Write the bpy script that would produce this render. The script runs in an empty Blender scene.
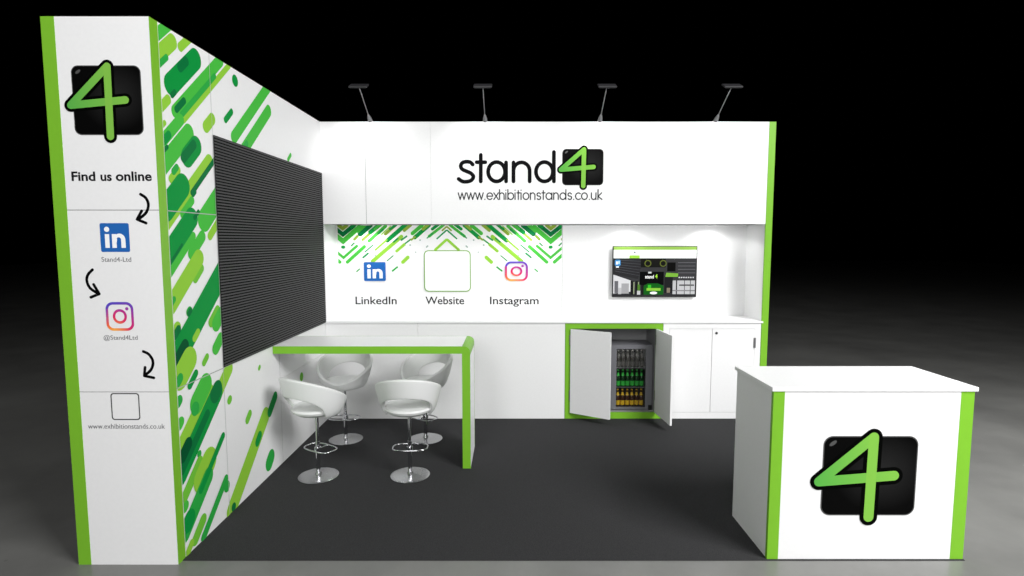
import bpy, bmesh, math, json, random
from mathutils import Vector, Matrix
random.seed(4)
PI = math.pi
S = bpy.context.scene
COLL = S.collection
DATA = json.loads('''{"arrows":[[[[-0.0792,1.7351],[-0.0749,1.7325],[-0.0687,1.7288],[-0.0622,1.7243],[-0.0569,1.7191],[-0.053,1.713],[-0.0498,1.706],[-0.0475,1.6986],[-0.0464,1.6911],[-0.0468,1.6835],[-0.0486,1.6756],[-0.0511,1.6679],[-0.0542,1.6611],[-0.0576,1.6553],[-0.0617,1.6503],[-0.0663,1.6457],[-0.0715,1.641],[-0.0781,1.6359],[-0.0858,1.6307],[-0.0929,1.6261],[-0.0978,1.6229]],[[-0.0784,1.6611],[-0.1008,1.624],[-0.0613,1.6069]]],[[[-0.3157,1.3978],[-0.32,1.3939],[-0.3262,1.3883],[-0.3327,1.3818],[-0.3376,1.3753],[-0.3408,1.3689],[-0.3432,1.3622],[-0.3446,1.3551],[-0.3445,1.3477],[-0.3432,1.3394],[-0.3407,1.3306],[-0.3369,1.3219],[-0.3314,1.3138],[-0.323,1.3062],[-0.312,1.2989],[-0.3015,1.2926],[-0.2942,1.2881]],[[-0.3149,1.3313],[-0.2922,1.2881],[-0.3311,1.2727]]],[[[-0.1077,1.0234],[-0.103,1.0215],[-0.0963,1.0187],[-0.0889,1.0149],[-0.0827,1.0098],[-0.0773,1.0029],[-0.0721,0.9945],[-0.068,0.9853],[-0.066,0.9762],[-0.0661,0.9671],[-0.0681,0.9575],[-0.0716,0.9481],[-0.0763,0.9394],[-0.0835,0.931],[-0.0928,0.9229],[-0.1018,0.9159],[-0.108,0.9109]],[[-0.1037,0.9499],[-0.1091,0.9099],[-0.0661,0.9004]]]],"left":[[0.002,2.3129,0.1633,2.4506,0.0356,"l"],[0.002,2.4006,0.1668,2.5413,0.0261,"m"],[0.0554,2.315,0.1123,2.3636,0.0145,"g"],[0.224,2.4461,0.3241,2.5316,0.0213,"l"],[0.0134,2.0947,0.1072,2.1748,0.0223,"l"],[0.2217,2.1073,0.686,2.5039,0.017,"l"],[0.1597,2.1322,0.5893,2.4991,0.0322,"m"],[0.2064,2.1272,0.5263,2.4004,0.0151,"g"],[0.1337,2.2476,0.3491,2.4315,0.0507,"d"],[0.2131,2.3484,0.2669,2.3943,0.0225,"x"],[0.1677,2.1437,0.2333,2.1997,0.0165,"x"],[0.1382,2.201,0.1612,2.2206,0.0138,"x"],[0.0361,1.9658,0.1965,2.1029,0.0284,"m"],[0.056,1.9776,0.0987,2.0141,0.0191,"d"],[0.0498,2.0438,0.0719,2.0627,0.0125,"l"],[0.0288,1.8571,0.2591,2.0538,0.043,"m"],[0.0999,1.8129,0.1551,1.8601,0.0208,"l"],[0.1194,1.8496,0.1462,1.8725,0.0168,"g"],[0.2364,1.9324,0.3154,1.9998,0.0497,"d"],[0.2054,1.9249,0.2973,2.0033,0.0242,"x"],[0.0619,1.9396,0.0819,1.9567,0.0101,"x"],[0.4171,2.1135,0.4802,2.1674,0.0311,"l"],[0.03,1.5976,0.4322,1.9411,0.0361,"l"],[0.2611,1.7634,0.5093,1.9754,0.0146,"x"],[0.0472,1.6728,0.1845,1.7901,0.0595,"d"],[0.3592,1.632,0.5367,1.7836,0.0592,"m"],[0.1744,1.6548,0.2573,1.7256,0.021,"m"],[0.2691,1.7596,0.2838,1.7721,0.0168,"x"],[0.0269,1.3571,0.2544,1.5514,0.0208,"m"],[0.042,1.4638,0.2473,1.6391,0.0523,"d"],[0.2719,1.6417,0.309,1.6734,0.0122,"x"],[0.0451,1.4143,0.1557,1.5088,0.0081,"x"],[0.2319,1.4642,0.3318,1.5495,0.0311,"m"],[0.4052,1.5524,0.4965,1.6303,0.0228,"l"],[0.2528,1.3384,0.3115,1.3886,0.0224,"n"],[0.0416,1.2269,0.2912,1.44,0.0448,"l"],[0.0517,1.2391,0.0706,1.2553,0.0153,"g"],[0.0674,1.1059,0.0853,1.1211,0.0282,"l"],[0.1844,1.1797,0.1916,1.1858,0.0226,"g"],[0.0769,0.9853,0.7221,1.5364,0.0669,"d"],[0.184,1.1741,0.1973,1.1855,0.0151,"x"],[0.0612,1.0838,0.0928,1.1108,0.0207,"x"],[0.0741,0.9698,0.1369,1.0234,0.0329,"k"],[0.0863,0.8798,0.1689,0.9504,0.0622,"l"],[0.2211,1.0438,0.2525,1.0705,0.0187,"l"],[0.293,0.9047,0.3226,0.93,0.0181,"n"],[0.3776,1.1013,0.4431,1.1572,0.0268,"n"],[0.4262,1.0865,0.4775,1.1304,0.0423,"m"],[0.4105,0.9561,0.462,1.0,0.0343,"m"],[0.0687,0.8619,0.0867,0.8773,0.0238,"g"],[0.1605,0.8209,0.2165,0.8688,0.0197,"d"],[0.41,0.7088,0.5369,0.8173,0.0415,"l"],[0.0682,0.5022,0.3115,0.71,0.0789,"l"],[0.2119,0.7179,0.2974,0.7909,0.0583,"m"],[0.1956,0.694,0.1956,0.694,0.0359,"g"],[0.058,0.7629,0.0717,0.7746,0.0245,"g"],[0.0586,0.6544,0.0744,0.6679,0.0255,"m"],[0.0482,0.4182,0.4002,0.7188,0.0582,"d"],[0.0627,0.4323,0.2989,0.634,0.0245,"x"],[0.0724,0.4987,0.1221,0.5412,0.0338,"k"],[0.3816,0.7149,0.407,0.7366,0.0481,"x"],[0.211,0.4565,0.211,0.4565,0.0186,"g"],[0.0753,0.3001,0.2105,0.4156,0.0297,"n"],[0.2195,0.3201,0.2976,0.3868,0.0698,"l"],[0.0576,0.1196,0.2798,0.3093,0.0465,"g"],[0.2091,0.2688,0.4403,0.4663,0.0204,"d"],[0.084,0.1553,0.1048,0.1731,0.0452,"d"],[0.0693,0.2453,0.0763,0.2512,0.0252,"m"],[0.1404,0.0437,0.2168,0.1089,0.0299,"n"],[0.072,0.013,0.108,0.0437,0.0212,"l"],[0.2123,0.0159,0.4505,0.2194,0.0238,"g"],[0.458,0.1731,0.458,0.1731,0.0323,"g"],[0.4969,0.0134,0.9605,0.4094,0.0561,"l"],[0.5215,0.0224,0.5215,0.0224,0.0252,"x"],[1.0226,0.4159,1.1122,0.4924,0.034,"d"],[0.8372,0.2844,0.8698,0.3123,0.0298,"d"],[0.7219,0.4619,0.7541,0.4894,0.0248,"n"],[0.5254,0.6385,0.5319,0.644,0.0227,"n"],[0.8977,0.7334,0.9061,0.7406,0.0145,"n"],[0.9856,0.0872,1.0179,0.1148,0.0512,"g"],[1.5757,0.511,1.5757,0.511,0.0333,"n"],[0.7052,2.1138,1.1965,2.5333,0.0355,"m"],[0.8175,2.0625,1.1734,2.3665,0.0386,"m"],[0.8144,2.0691,0.8552,2.1039,0.0191,"g"],[0.7447,2.4364,0.7447,2.4364,0.0334,"d"],[0.6179,2.1908,0.6889,2.2514,0.0181,"d"],[1.4626,2.0954,1.511,2.1367,0.0152,"m"]],"back":[[0.3203,1.3412,0.5836,1.5627,0.017,"l"],[0.4563,1.528,0.6223,1.6675,0.0191,"d"],[0.2926,1.5238,0.443,1.6571,0.0148,"m"],[0.2347,1.5343,0.3208,1.6078,0.0117,"o"],[0.0386,1.5048,0.2057,1.6466,0.0222,"m"],[0.0425,1.57,0.1587,1.6623,0.0191,"x"],[0.0368,1.3549,0.1806,1.4785,0.0117,"m"],[0.0923,1.3338,0.2492,1.4732,0.0148,"m"],[0.2533,1.4257,0.3288,1.489,0.0053,"t"],[0.2363,1.3761,0.2795,1.412,0.0079,"t"],[0.3489,1.4447,0.4511,1.5332,0.0079,"l"],[0.539,1.4331,0.6088,1.4922,0.0127,"l"],[0.6195,1.5027,0.6676,1.5385,0.0064,"d"],[0.4528,1.3465,0.5065,1.3909,0.0048,"d"],[0.5934,1.3338,0.6386,1.3761,0.0159,"l"],[0.4987,1.2542,0.5417,1.2882,0.0074,"g"],[0.175,1.2489,0.1999,1.2702,0.0053,"g"],[0.1609,1.5385,0.188,1.5658,0.0117,"o"],[0.1331,1.4816,0.1569,1.5048,0.0058,"d"],[0.062,1.4679,0.0625,1.4684,0.0138,"d"],[0.7048,1.5553,0.8329,1.6644,0.018,"d"],[0.6843,1.5921,0.7696,1.6623,0.017,"m"],[0.8337,1.5658,0.9646,1.6675,0.0127,"m"],[0.8155,1.55,0.8635,1.591,0.0053,"t"],[0.9052,1.5448,0.9883,1.6183,0.0069,"t"],[0.8882,1.4447,0.9874,1.5343,0.0117,"l"],[0.2149,1.5868,0.3062,1.6644,0.0222,"x"],[0.1944,1.613,0.2589,1.6675,0.017,"m"],[0.3049,1.6026,0.3959,1.6728,0.0191,"d"],[0.4416,1.5868,0.5274,1.6623,0.0138,"o"],[0.6109,1.6183,0.6696,1.6675,0.0138,"o"],[0.9535,1.6183,0.9886,1.6497,0.0074,"o"],[0.4046,1.5816,0.4904,1.6571,0.0048,"l"],[0.6728,1.5343,0.7049,1.5595,0.0085,"o"],[0.583,1.5311,0.6311,1.5658,0.0074,"t"],[0.4846,1.6309,0.538,1.6675,0.0117,"d"],[0.3476,1.6309,0.4011,1.6707,0.0127,"m"],[0.7797,1.6309,0.8224,1.6675,0.0138,"o"],[0.864,1.6309,0.9172,1.6707,0.0138,"d"],[0.1372,1.6466,0.1801,1.6749,0.0117,"d"],[0.0439,1.6225,0.0956,1.6644,0.0159,"o"],[0.5141,1.5153,0.5516,1.5469,0.0074,"d"],[0.3784,1.5889,0.4213,1.6256,0.0085,"d"],[0.6615,1.4869,0.662,1.4873,0.0074,"q"],[0.752,1.5311,0.7525,1.5315,0.0074,"q"],[0.8092,1.469,0.8199,1.4785,0.0064,"q"],[0.7102,1.4226,0.7107,1.423,0.0053,"q"],[0.3447,1.393,0.3452,1.3934,0.0064,"q"]],"letters":[[[1.2547,2.1537],[1.2532,2.1553],[1.2513,2.1574],[1.2491,2.16],[1.2466,2.1628],[1.2438,2.1656],[1.2408,2.1683],[1.2377,2.1706],[1.2345,2.1723],[1.2311,2.1736],[1.2273,2.1747],[1.2234,2.1755],[1.2193,2.1762],[1.2151,2.1766],[1.2108,2.1768],[1.2066,2.1768],[1.2026,2.1766],[1.1985,2.1763],[1.1942,2.1758],[1.1898,2.1751],[1.1855,2.1742],[1.1813,2.1731],[1.1774,2.1717],[1.1737,2.17],[1.1706,2.168],[1.1677,2.1656],[1.1651,2.1628],[1.1626,2.1596],[1.1605,2.1562],[1.1587,2.1527],[1.1573,2.1491],[1.1563,2.1456],[1.1558,2.1423],[1.1559,2.139],[1.1563,2.1357],[1.1572,2.1323],[1.1585,2.1289],[1.1601,2.1256],[1.1621,2.1224],[1.1645,2.1193],[1.1673,2.1165],[1.1705,2.114],[1.1742,2.1116],[1.1785,2.1095],[1.183,2.1074],[1.1877,2.1054],[1.1926,2.1034],[1.1974,2.1014],[1.202,2.0993],[1.2067,2.0972],[1.2116,2.0952],[1.2167,2.0933],[1.2218,2.0913],[1.2267,2.0892],[1.2315,2.087],[1.2358,2.0847],[1.2397,2.0821],[1.2433,2.0793],[1.2468,2.0763],[1.2501,2.0732],[1.2531,2.0699],[1.2557,2.0666],[1.2577,2.0632],[1.2592,2.0597],[1.2599,2.0563],[1.2599,2.0527],[1.2592,2.049],[1.2579,2.045],[1.256,2.0411],[1.2537,2.0373],[1.2511,2.0337],[1.2482,2.0304],[1.2452,2.0276],[1.2418,2.0251],[1.238,2.0229],[1.2338,2.0209],[1.2293,2.0192],[1.2246,2.0177],[1.2198,2.0165],[1.2149,2.0155],[1.2102,2.0146],[1.2053,2.014],[1.2002,2.0135],[1.1949,2.0133],[1.1896,2.0133],[1.1843,2.0135],[1.1791,2.0141],[1.1741,2.0149],[1.1694,2.0161],[1.1648,2.0178],[1.16,2.0203],[1.1554,2.0231],[1.1509,2.0262],[1.1467,2.0293],[1.143,2.0321],[1.1399,2.0345],[1.1375,2.0362]],[[1.3219,2.2323],[1.3208,2.0161]],[[1.2868,2.1723],[1.3594,2.1723]],[[1.5219,2.095],[1.521,2.1077],[1.5183,2.12],[1.514,2.1316],[1.508,2.1424],[1.5005,2.1518],[1.4919,2.1598],[1.4822,2.1662],[1.4717,2.1707],[1.4607,2.1732],[1.4495,2.1737],[1.4383,2.1722],[1.4276,2.1686],[1.4174,2.1632],[1.4082,2.156],[1.4,2.1473],[1.3933,2.1371],[1.388,2.1259],[1.3844,2.1139],[1.3826,2.1014],[1.3825,2.0887],[1.3843,2.0762],[1.3878,2.0641],[1.393,2.0529],[1.3997,2.0427],[1.4078,2.0339],[1.417,2.0267],[1.4271,2.0212],[1.4379,2.0177],[1.4491,2.0161],[1.4603,2.0167],[1.4714,2.0192],[1.4819,2.0237],[1.4916,2.0301],[1.5004,2.0381],[1.5078,2.0476],[1.5139,2.0584],[1.5183,2.0701],[1.521,2.0824],[1.5219,2.095]],[[1.5307,2.1709],[1.5306,2.0161]],[[1.5917,2.1709],[1.5917,2.0161]],[[1.5917,2.1022],[1.5926,2.1135],[1.5953,2.1245],[1.5998,2.1349],[1.6058,2.1444],[1.6133,2.1528],[1.622,2.1597],[1.6317,2.1651],[1.6421,2.1688],[1.653,2.1707],[1.664,2.1707],[1.6749,2.1688],[1.6853,2.1651],[1.695,2.1597],[1.7038,2.1528],[1.7113,2.1444],[1.7173,2.1349],[1.7218,2.1245],[1.7245,2.1135],[1.7255,2.1022],[1.7257,2.0161]],[[1.9174,2.095],[1.9164,2.1077],[1.9137,2.12],[1.9092,2.1316],[1.9031,2.1424],[1.8956,2.1518],[1.8869,2.1598],[1.8772,2.1662],[1.8666,2.1707],[1.8556,2.1732],[1.8444,2.1737],[1.8333,2.1722],[1.8225,2.1686],[1.8124,2.1632],[1.8032,2.156],[1.7952,2.1473],[1.7885,2.1371],[1.7833,2.1259],[1.7798,2.1139],[1.778,2.1014],[1.7781,2.0887],[1.7799,2.0762],[1.7835,2.0641],[1.7888,2.0529],[1.7956,2.0427],[1.8037,2.0339],[1.813,2.0267],[1.8232,2.0212],[1.834,2.0177],[1.8452,2.0161],[1.8565,2.0167],[1.8675,2.0192],[1.878,2.0237],[1.8877,2.0301],[1.8963,2.0381],[1.9037,2.0476],[1.9097,2.0584],[1.914,2.0701],[1.9166,2.0824],[1.9174,2.095]],[[1.9251,2.2551],[1.9267,2.0161]]],"lw":0.0281}''')
PAL = {'d': (16, 144, 62), 'm': (72, 184, 66), 'l': (143, 200, 62), 'x': (12, 112, 58), 'k': (6, 82, 46), 'g': (45, 165, 68), 'n': (112, 190, 60), 't': (30, 145, 80), 'o': (140, 170, 60), 'q': (160, 180, 170)}

# ------------------------------------------------------------------ colours and materials
def lin(c):
    out = []
    for v in c[:3]:
        v = v/255.0
        out.append(v/12.92 if v <= .04045 else ((v+.055)/1.055)**2.4)
    return tuple(out)+(1.0,)

def mat(name, rgb=(200,200,200), rough=.5, metal=0.0, spec=.5, noise=0.0, nscale=40.0, bump=0.0, emit=None, estr=0.0):
    m = bpy.data.materials.new(name); m.use_nodes = True
    nt = m.node_tree; b = nt.nodes['Principled BSDF']
    b.inputs['Base Color'].default_value = lin(rgb)
    b.inputs['Roughness'].default_value = rough
    b.inputs['Metallic'].default_value = metal
    b.inputs['Specular IOR Level'].default_value = spec
    if noise or bump:
        tc = nt.nodes.new('ShaderNodeTexCoord'); n = nt.nodes.new('ShaderNodeTexNoise')
        n.inputs['Scale'].default_value = nscale; n.inputs['Detail'].default_value = 6
        nt.links.new(tc.outputs['Object'], n.inputs['Vector'])
        if noise:
            r = nt.nodes.new('ShaderNodeValToRGB')
            c = lin(rgb)
            r.color_ramp.elements[0].position = .3; r.color_ramp.elements[1].position = .7
            r.color_ramp.elements[0].color = tuple(v*(1-noise) for v in c[:3])+(1,)
            r.color_ramp.elements[1].color = tuple(min(1, v*(1+noise)) for v in c[:3])+(1,)
            nt.links.new(n.outputs['Fac'], r.inputs['Fac']); nt.links.new(r.outputs['Color'], b.inputs['Base Color'])
        if bump:
            bp = nt.nodes.new('ShaderNodeBump'); bp.inputs['Strength'].default_value = bump; bp.inputs['Distance'].default_value = .003
            nt.links.new(n.outputs['Fac'], bp.inputs['Height']); nt.links.new(bp.outputs['Normal'], b.inputs['Normal'])
    if emit:
        b.inputs['Emission Color'].default_value = lin(emit); b.inputs['Emission Strength'].default_value = estr
    return m

def print_mat(name, estr=0.0, rough=.45):
    m = bpy.data.materials.new(name); m.use_nodes = True
    nt = m.node_tree; b = nt.nodes['Principled BSDF']
    a = nt.nodes.new('ShaderNodeAttribute'); a.attribute_name = 'ink'
    nt.links.new(a.outputs['Color'], b.inputs['Base Color'])
    b.inputs['Roughness'].default_value = rough
    b.inputs['Specular IOR Level'].default_value = .03
    if estr:
        nt.links.new(a.outputs['Color'], b.inputs['Emission Color']); b.inputs['Emission Strength'].default_value = estr
    return m

M = {}
M['white'] = mat('white_panel', (236,236,236), .5, spec=.3, noise=.012, nscale=60)
M['white_top'] = mat('white_laminate', (240,240,240), .4, spec=.3, noise=.01, nscale=50)
M['seam'] = mat('seam_backing', (120,120,120), .8)  # plain grey backing that shows in the panel joints
M['green'] = mat('green_edging', (119,181,44), .45, spec=.3, noise=.015, nscale=30)
M['carpet'] = mat('dark_carpet', (53,53,54), .95, spec=.1, noise=.35, nscale=260, bump=.6)
M['carpet_edge'] = mat('carpet_edge', (60,60,60), .9)
M['ink'] = print_mat('printed_ink')
M['screen'] = print_mat('screen_picture', .06, .35)
M['black'] = mat('black_plastic', (18,18,19), .4)
M['darkgrey'] = mat('dark_grey_metal', (46,46,48), .45)
M['chrome'] = mat('polished_chrome', (205,205,208), .12, metal=1.0)
M['chrome_base'] = mat('satin_chrome', (190,190,192), .27, metal=1.0)
M['steel'] = mat('brushed_steel', (150,150,152), .4, metal=.8)
M['stool'] = mat('white_moulded_plastic', (226,227,226), .35, spec=.4)
M['led'] = mat('led_module_grey', (66,66,67), .55, spec=.3, noise=.1, nscale=200)
M['ledgap'] = mat('led_gap_black', (10,10,10), .9, spec=.1)
M['grey_in'] = mat('grey_cabinet_lining', (150,150,152), .5)
M['fridge'] = mat('fridge_grey', (112,112,117), .42, spec=.4)
M['fridge_dark'] = mat('fridge_dark_liner', (34,32,31), .6)
M['gasket'] = mat('dark_gap', (95,150,155), .7)
M['glass_green'] = mat('dark_green_glass', (10,56,20), .2)
M['lab_green'] = mat('green_label', (52,190,66), .5)
M['glass_brown'] = mat('brown_glass', (70,34,14), .2)
M['lab_yellow'] = mat('yellow_label', (236,190,30), .5)
M['glass_grey'] = mat('smoky_glass', (62,56,52), .2)
M['lab_grey'] = mat('pale_label', (92,88,84), .5)
M['lens_off'] = mat('grey_lens', (92,92,95), .4)
M['armgrey'] = mat('satin_grey_metal', (112,112,114), .5)
M['lamp_face'] = mat('lamp_lens', (240,240,240), .3, emit=(255,255,255), estr=2.0)

def floor_mat():
    m = bpy.data.materials.new('polished_concrete'); m.use_nodes = True
    nt = m.node_tree; b = nt.nodes['Principled BSDF']
    tc = nt.nodes.new('ShaderNodeTexCoord')
    n = nt.nodes.new('ShaderNodeTexNoise'); n.inputs['Scale'].default_value = 1.3; n.inputs['Detail'].default_value = 9; n.inputs['Roughness'].default_value = .62
    r = nt.nodes.new('ShaderNodeValToRGB')
    r.color_ramp.elements[0].position = .25; r.color_ramp.elements[1].position = .8
    r.color_ramp.elements[0].color = lin((98,98,96)); r.color_ramp.elements[1].color = lin((128,128,125))
    v = nt.nodes.new('ShaderNodeTexVoronoi'); v.inputs['Scale'].default_value = 2.1
    vr = nt.nodes.new('ShaderNodeValToRGB')
    vr.color_ramp.elements[0].position = .012; vr.color_ramp.elements[1].position = .03
    vr.color_ramp.elements[0].color = (.22,.22,.22,1); vr.color_ramp.elements[1].color = (1,1,1,1)
    mx = nt.nodes.new('ShaderNodeMix'); mx.data_type = 'RGBA'; mx.blend_type = 'MULTIPLY'; mx.inputs[0].default_value = 1
    nt.links.new(tc.outputs['Object'], n.inputs['Vector']); nt.links.new(tc.outputs['Object'], v.inputs['Vector'])
    nt.links.new(n.outputs['Fac'], r.inputs['Fac']); nt.links.new(v.outputs['Distance'], vr.inputs['Fac'])
    nt.links.new(r.outputs['Color'], mx.inputs[6]); nt.links.new(vr.outputs['Color'], mx.inputs[7])
    nt.links.new(mx.outputs[2], b.inputs['Base Color'])
    b.inputs['Roughness'].default_value = .3
    b.inputs['Specular IOR Level'].default_value = .45
    return m
M['floor'] = floor_mat()

def logo_mat():
    m = bpy.data.materials.new('black_glossy_badge'); m.use_nodes = True
    nt = m.node_tree; b = nt.nodes['Principled BSDF']
    tc = nt.nodes.new('ShaderNodeTexCoord'); mp = nt.nodes.new('ShaderNodeMapping')
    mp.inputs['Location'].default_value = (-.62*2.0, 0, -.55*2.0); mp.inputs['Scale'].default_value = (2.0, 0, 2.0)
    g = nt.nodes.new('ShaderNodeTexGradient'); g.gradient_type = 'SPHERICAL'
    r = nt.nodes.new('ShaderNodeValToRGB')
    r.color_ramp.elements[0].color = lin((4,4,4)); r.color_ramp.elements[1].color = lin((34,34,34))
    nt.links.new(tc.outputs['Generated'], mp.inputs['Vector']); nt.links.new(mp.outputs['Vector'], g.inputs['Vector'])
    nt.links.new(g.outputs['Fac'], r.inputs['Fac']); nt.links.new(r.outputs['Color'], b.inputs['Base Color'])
    b.inputs['Roughness'].default_value = .5; b.inputs['Specular IOR Level'].default_value = .05
    return m
M['badge'] = logo_mat()

def pane_mat():
    m = bpy.data.materials.new('clear_pane'); m.use_nodes = True
    nt = m.node_tree; nt.nodes.remove(nt.nodes['Principled BSDF'])
    o = nt.nodes['Material Output']
    t = nt.nodes.new('ShaderNodeBsdfTransparent'); g = nt.nodes.new('ShaderNodeBsdfGlossy'); mx = nt.nodes.new('ShaderNodeMixShader')
    t.inputs['Color'].default_value = (.92,.93,.93,1); g.inputs['Roughness'].default_value = .05
    mx.inputs[0].default_value = .05
    nt.links.new(t.outputs[0], mx.inputs[1]); nt.links.new(g.outputs[0], mx.inputs[2]); nt.links.new(mx.outputs[0], o.inputs['Surface'])
    return m
M['pane'] = pane_mat()

# ------------------------------------------------------------------ mesh building
class MB:
    def __init__(s): s.v=[]; s.f=[]; s.mi=[]; s.sm=[]; s.c=[]
    def face(s, pts, mi=0, smooth=False, col=None):
        n=len(s.v); s.v += [tuple(p) for p in pts]; s.f.append(list(range(n,n+len(pts)))); s.mi.append(mi); s.sm.append(smooth)
        s.c.append(col if isinstance(col,list) else [col]*len(pts))
    def grid(s, rows, mi=0, smooth=True, closed=False):
        n=len(s.v); R=len(rows); K=len(rows[0])
        for r in rows: s.v += [tuple(p) for p in r]
        for i in range(R-1):
            for j in range(K if closed else K-1):
                k=(j+1)%K
                s.f.append([n+i*K+j, n+i*K+k, n+(i+1)*K+k, n+(i+1)*K+j]); s.mi.append(mi); s.sm.append(smooth); s.c.append([None]*4)
    def box(s, x0,x1,y0,y1,z0,z1, mi=0):
        n=len(s.v)
        s.v += [(x0,y0,z0),(x1,y0,z0),(x1,y1,z0),(x0,y1,z0),(x0,y0,z1),(x1,y0,z1),(x1,y1,z1),(x0,y1,z1)]
        for q in ((3,2,1,0),(4,5,6,7),(0,1,5,4),(1,2,6,5),(2,3,7,6),(3,0,4,7)):
            s.f.append([n+i for i in q]); s.mi.append(mi); s.sm.append(False); s.c.append([None]*4)
    def prism(s, pts, axis, a, b, mi=0, smooth=False):
        # extrude a closed 2-D outline along an axis
        def P(p,t): return (p[0],t,p[1]) if axis=='Y' else ((t,p[0],p[1]) if axis=='X' else (p[0],p[1],t))
        s.grid([[P(p,a) for p in pts],[P(p,b) for p in pts]], mi, smooth, closed=True)
        s.face([P(p,a) for p in pts], mi); s.face([P(p,b) for p in reversed(pts)], mi)
    def lathe(s, prof, cx=0, cy=0, n=32, mi=0, cap=True, mis=None):
        rows=[[(cx+r*math.cos(2*PI*k/n), cy+r*math.sin(2*PI*k/n), z) for k in range(n)] for r,z in prof]
        for i in range(len(rows)-1):
            s.grid(rows[i:i+2], mis[i] if mis else mi, True, True)
        if cap:
            s.face(list(reversed(rows[0])), mis[0] if mis else mi); s.face(rows[-1], mis[-1] if mis else mi)
    def tube(s, pts, r, n=10, mi=0, closed=False):
        rr = r if isinstance(r,(list,tuple)) else [r]*len(pts)
        P=[Vector(p) for p in pts]; rows=[]
        for i,p in enumerate(P):
            a = P[(i-1)%len(P)] if (closed or i>0) else p
            b = P[(i+1)%len(P)] if (closed or i<len(P)-1) else p
            t=(b-a).normalized()
            up=Vector((0,0,1)) if abs(t.z)<.95 else Vector((1,0,0))
            u=t.cross(up).normalized(); w=u.cross(t)
            rows.append([p+rr[i]*(math.cos(2*PI*k/n)*u+math.sin(2*PI*k/n)*w) for k in range(n)])
        if closed: rows.append(rows[0])
        s.grid(rows, mi, True, True)
        if not closed:
            s.face(rows[0], mi); s.face(list(reversed(rows[-1])), mi)
    def build(s, name, mats, parent=None, bevel=0, recalc=True, merge=False):
        off = parent.matrix_basis.translation.copy() if parent else Vector((0,0,0))
        if parent and parent.parent: off = off + parent.parent.matrix_basis.translation
        me=bpy.data.meshes.new(name)
        me.from_pydata([tuple(Vector(v)-off) for v in s.v], [], s.f)
        mats = mats if isinstance(mats,(list,tuple)) else [mats]
        for m in mats: me.materials.append(m)
        for p,i,sm in zip(me.polygons, s.mi, s.sm): p.material_index=i; p.use_smooth=sm
        if any(c and c[0] is not None for c in s.c):
            at=me.color_attributes.new('ink','FLOAT_COLOR','CORNER')
            k=0
            for c in s.c:
                for q in c:
                    at.data[k].color = q if q is not None else (1,1,1,1); k+=1
        if recalc or merge:
            bm=bmesh.new(); bm.from_mesh(me)
            if merge: bmesh.ops.remove_doubles(bm, verts=bm.verts, dist=1e-5)
            if recalc: bmesh.ops.recalc_face_normals(bm, faces=bm.faces)
            bm.to_mesh(me); bm.free()
        o=bpy.data.objects.new(name, me); COLL.objects.link(o)
        if parent: o.parent=parent
        if bevel:
            b=o.modifiers.new('bevel','BEVEL'); b.width=bevel; b.segments=2; b.limit_method='ANGLE'; b.angle_limit=math.radians(40)
        return o

def thing(name, label, cat, loc=(0,0,0), group=None):
    o=bpy.data.objects.new(name, None); COLL.objects.link(o); o.location=loc; o.empty_display_size=.1
    o['label']=label; o['category']=cat
    if group: o['group']=group
    return o
def tag(o, label, cat, group=None):
    o['label']=label; o['category']=cat
    if group: o['group']=group
    return o
def struct(o): o['kind']='structure'; return o
def bx(name, x0,x1,y0,y1,z0,z1, m, parent=None, bevel=0):
    b=MB(); b.box(x0,x1,y0,y1,z0,z1); return b.build(name, m, parent, bevel)
def dup(root, loc, rotz=0, label=None):
    r=root.copy(); COLL.objects.link(r); r.location=loc; r.rotation_euler=(0,0,rotz)
    if label: r['label']=label
    for ch in list(root.children):
        c=ch.copy(); COLL.objects.link(c); c.parent=r
        for g in list(ch.children):
            d=g.copy(); COLL.objects.link(d); d.parent=c
    return r

# ------------------------------------------------------------------ flat print on a plane
def side_plane(x):  return lambda a,b,o: (x+o, a, b)      # faces +X, (a,b) = (y,z)
def front_plane(y): return lambda a,b,o: (a, y-o, b)      # faces -Y, (a,b) = (x,z)
def capsule(p, q, r, n=10):
    dx,dy=q[0]-p[0],q[1]-p[1]; a=math.atan2(dy,dx) if (dx or dy) else 0
    return [(q[0]+r*math.cos(a-PI/2+PI*k/n), q[1]+r*math.sin(a-PI/2+PI*k/n)) for k in range(n+1)] + \
           [(p[0]+r*math.cos(a+PI/2+PI*k/n), p[1]+r*math.sin(a+PI/2+PI*k/n)) for k in range(n+1)]
def clip(poly, a0,a1,b0,b1):
    for ax,lim,sg in ((0,a0,1),(0,a1,-1),(1,b0,1),(1,b1,-1)):
        out=[]
        for i in range(len(poly)):
            P,Q=poly[i-1],poly[i]; dp=(P[ax]-lim)*sg; dq=(Q[ax]-lim)*sg
            if (dp>=0)!=(dq>=0):
                t=dp/(dp-dq); out.append((P[0]+t*(Q[0]-P[0]),P[1]+t*(Q[1]-P[1])))
            if dq>=0: out.append(Q)
        poly=out
        if len(poly)<3: return []
    return poly
def rrect(x0,x1,z0,z1,r,n=8):
    P=[]
    for cx,cz,a0 in ((x1-r,z1-r,0),(x0+r,z1-r,90),(x0+r,z0+r,180),(x1-r,z0+r,270)):
        for k in range(n+1):
            a=math.radians(a0+90*k/n); P.append((cx+r*math.cos(a),cz+r*math.sin(a)))
    return P
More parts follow.
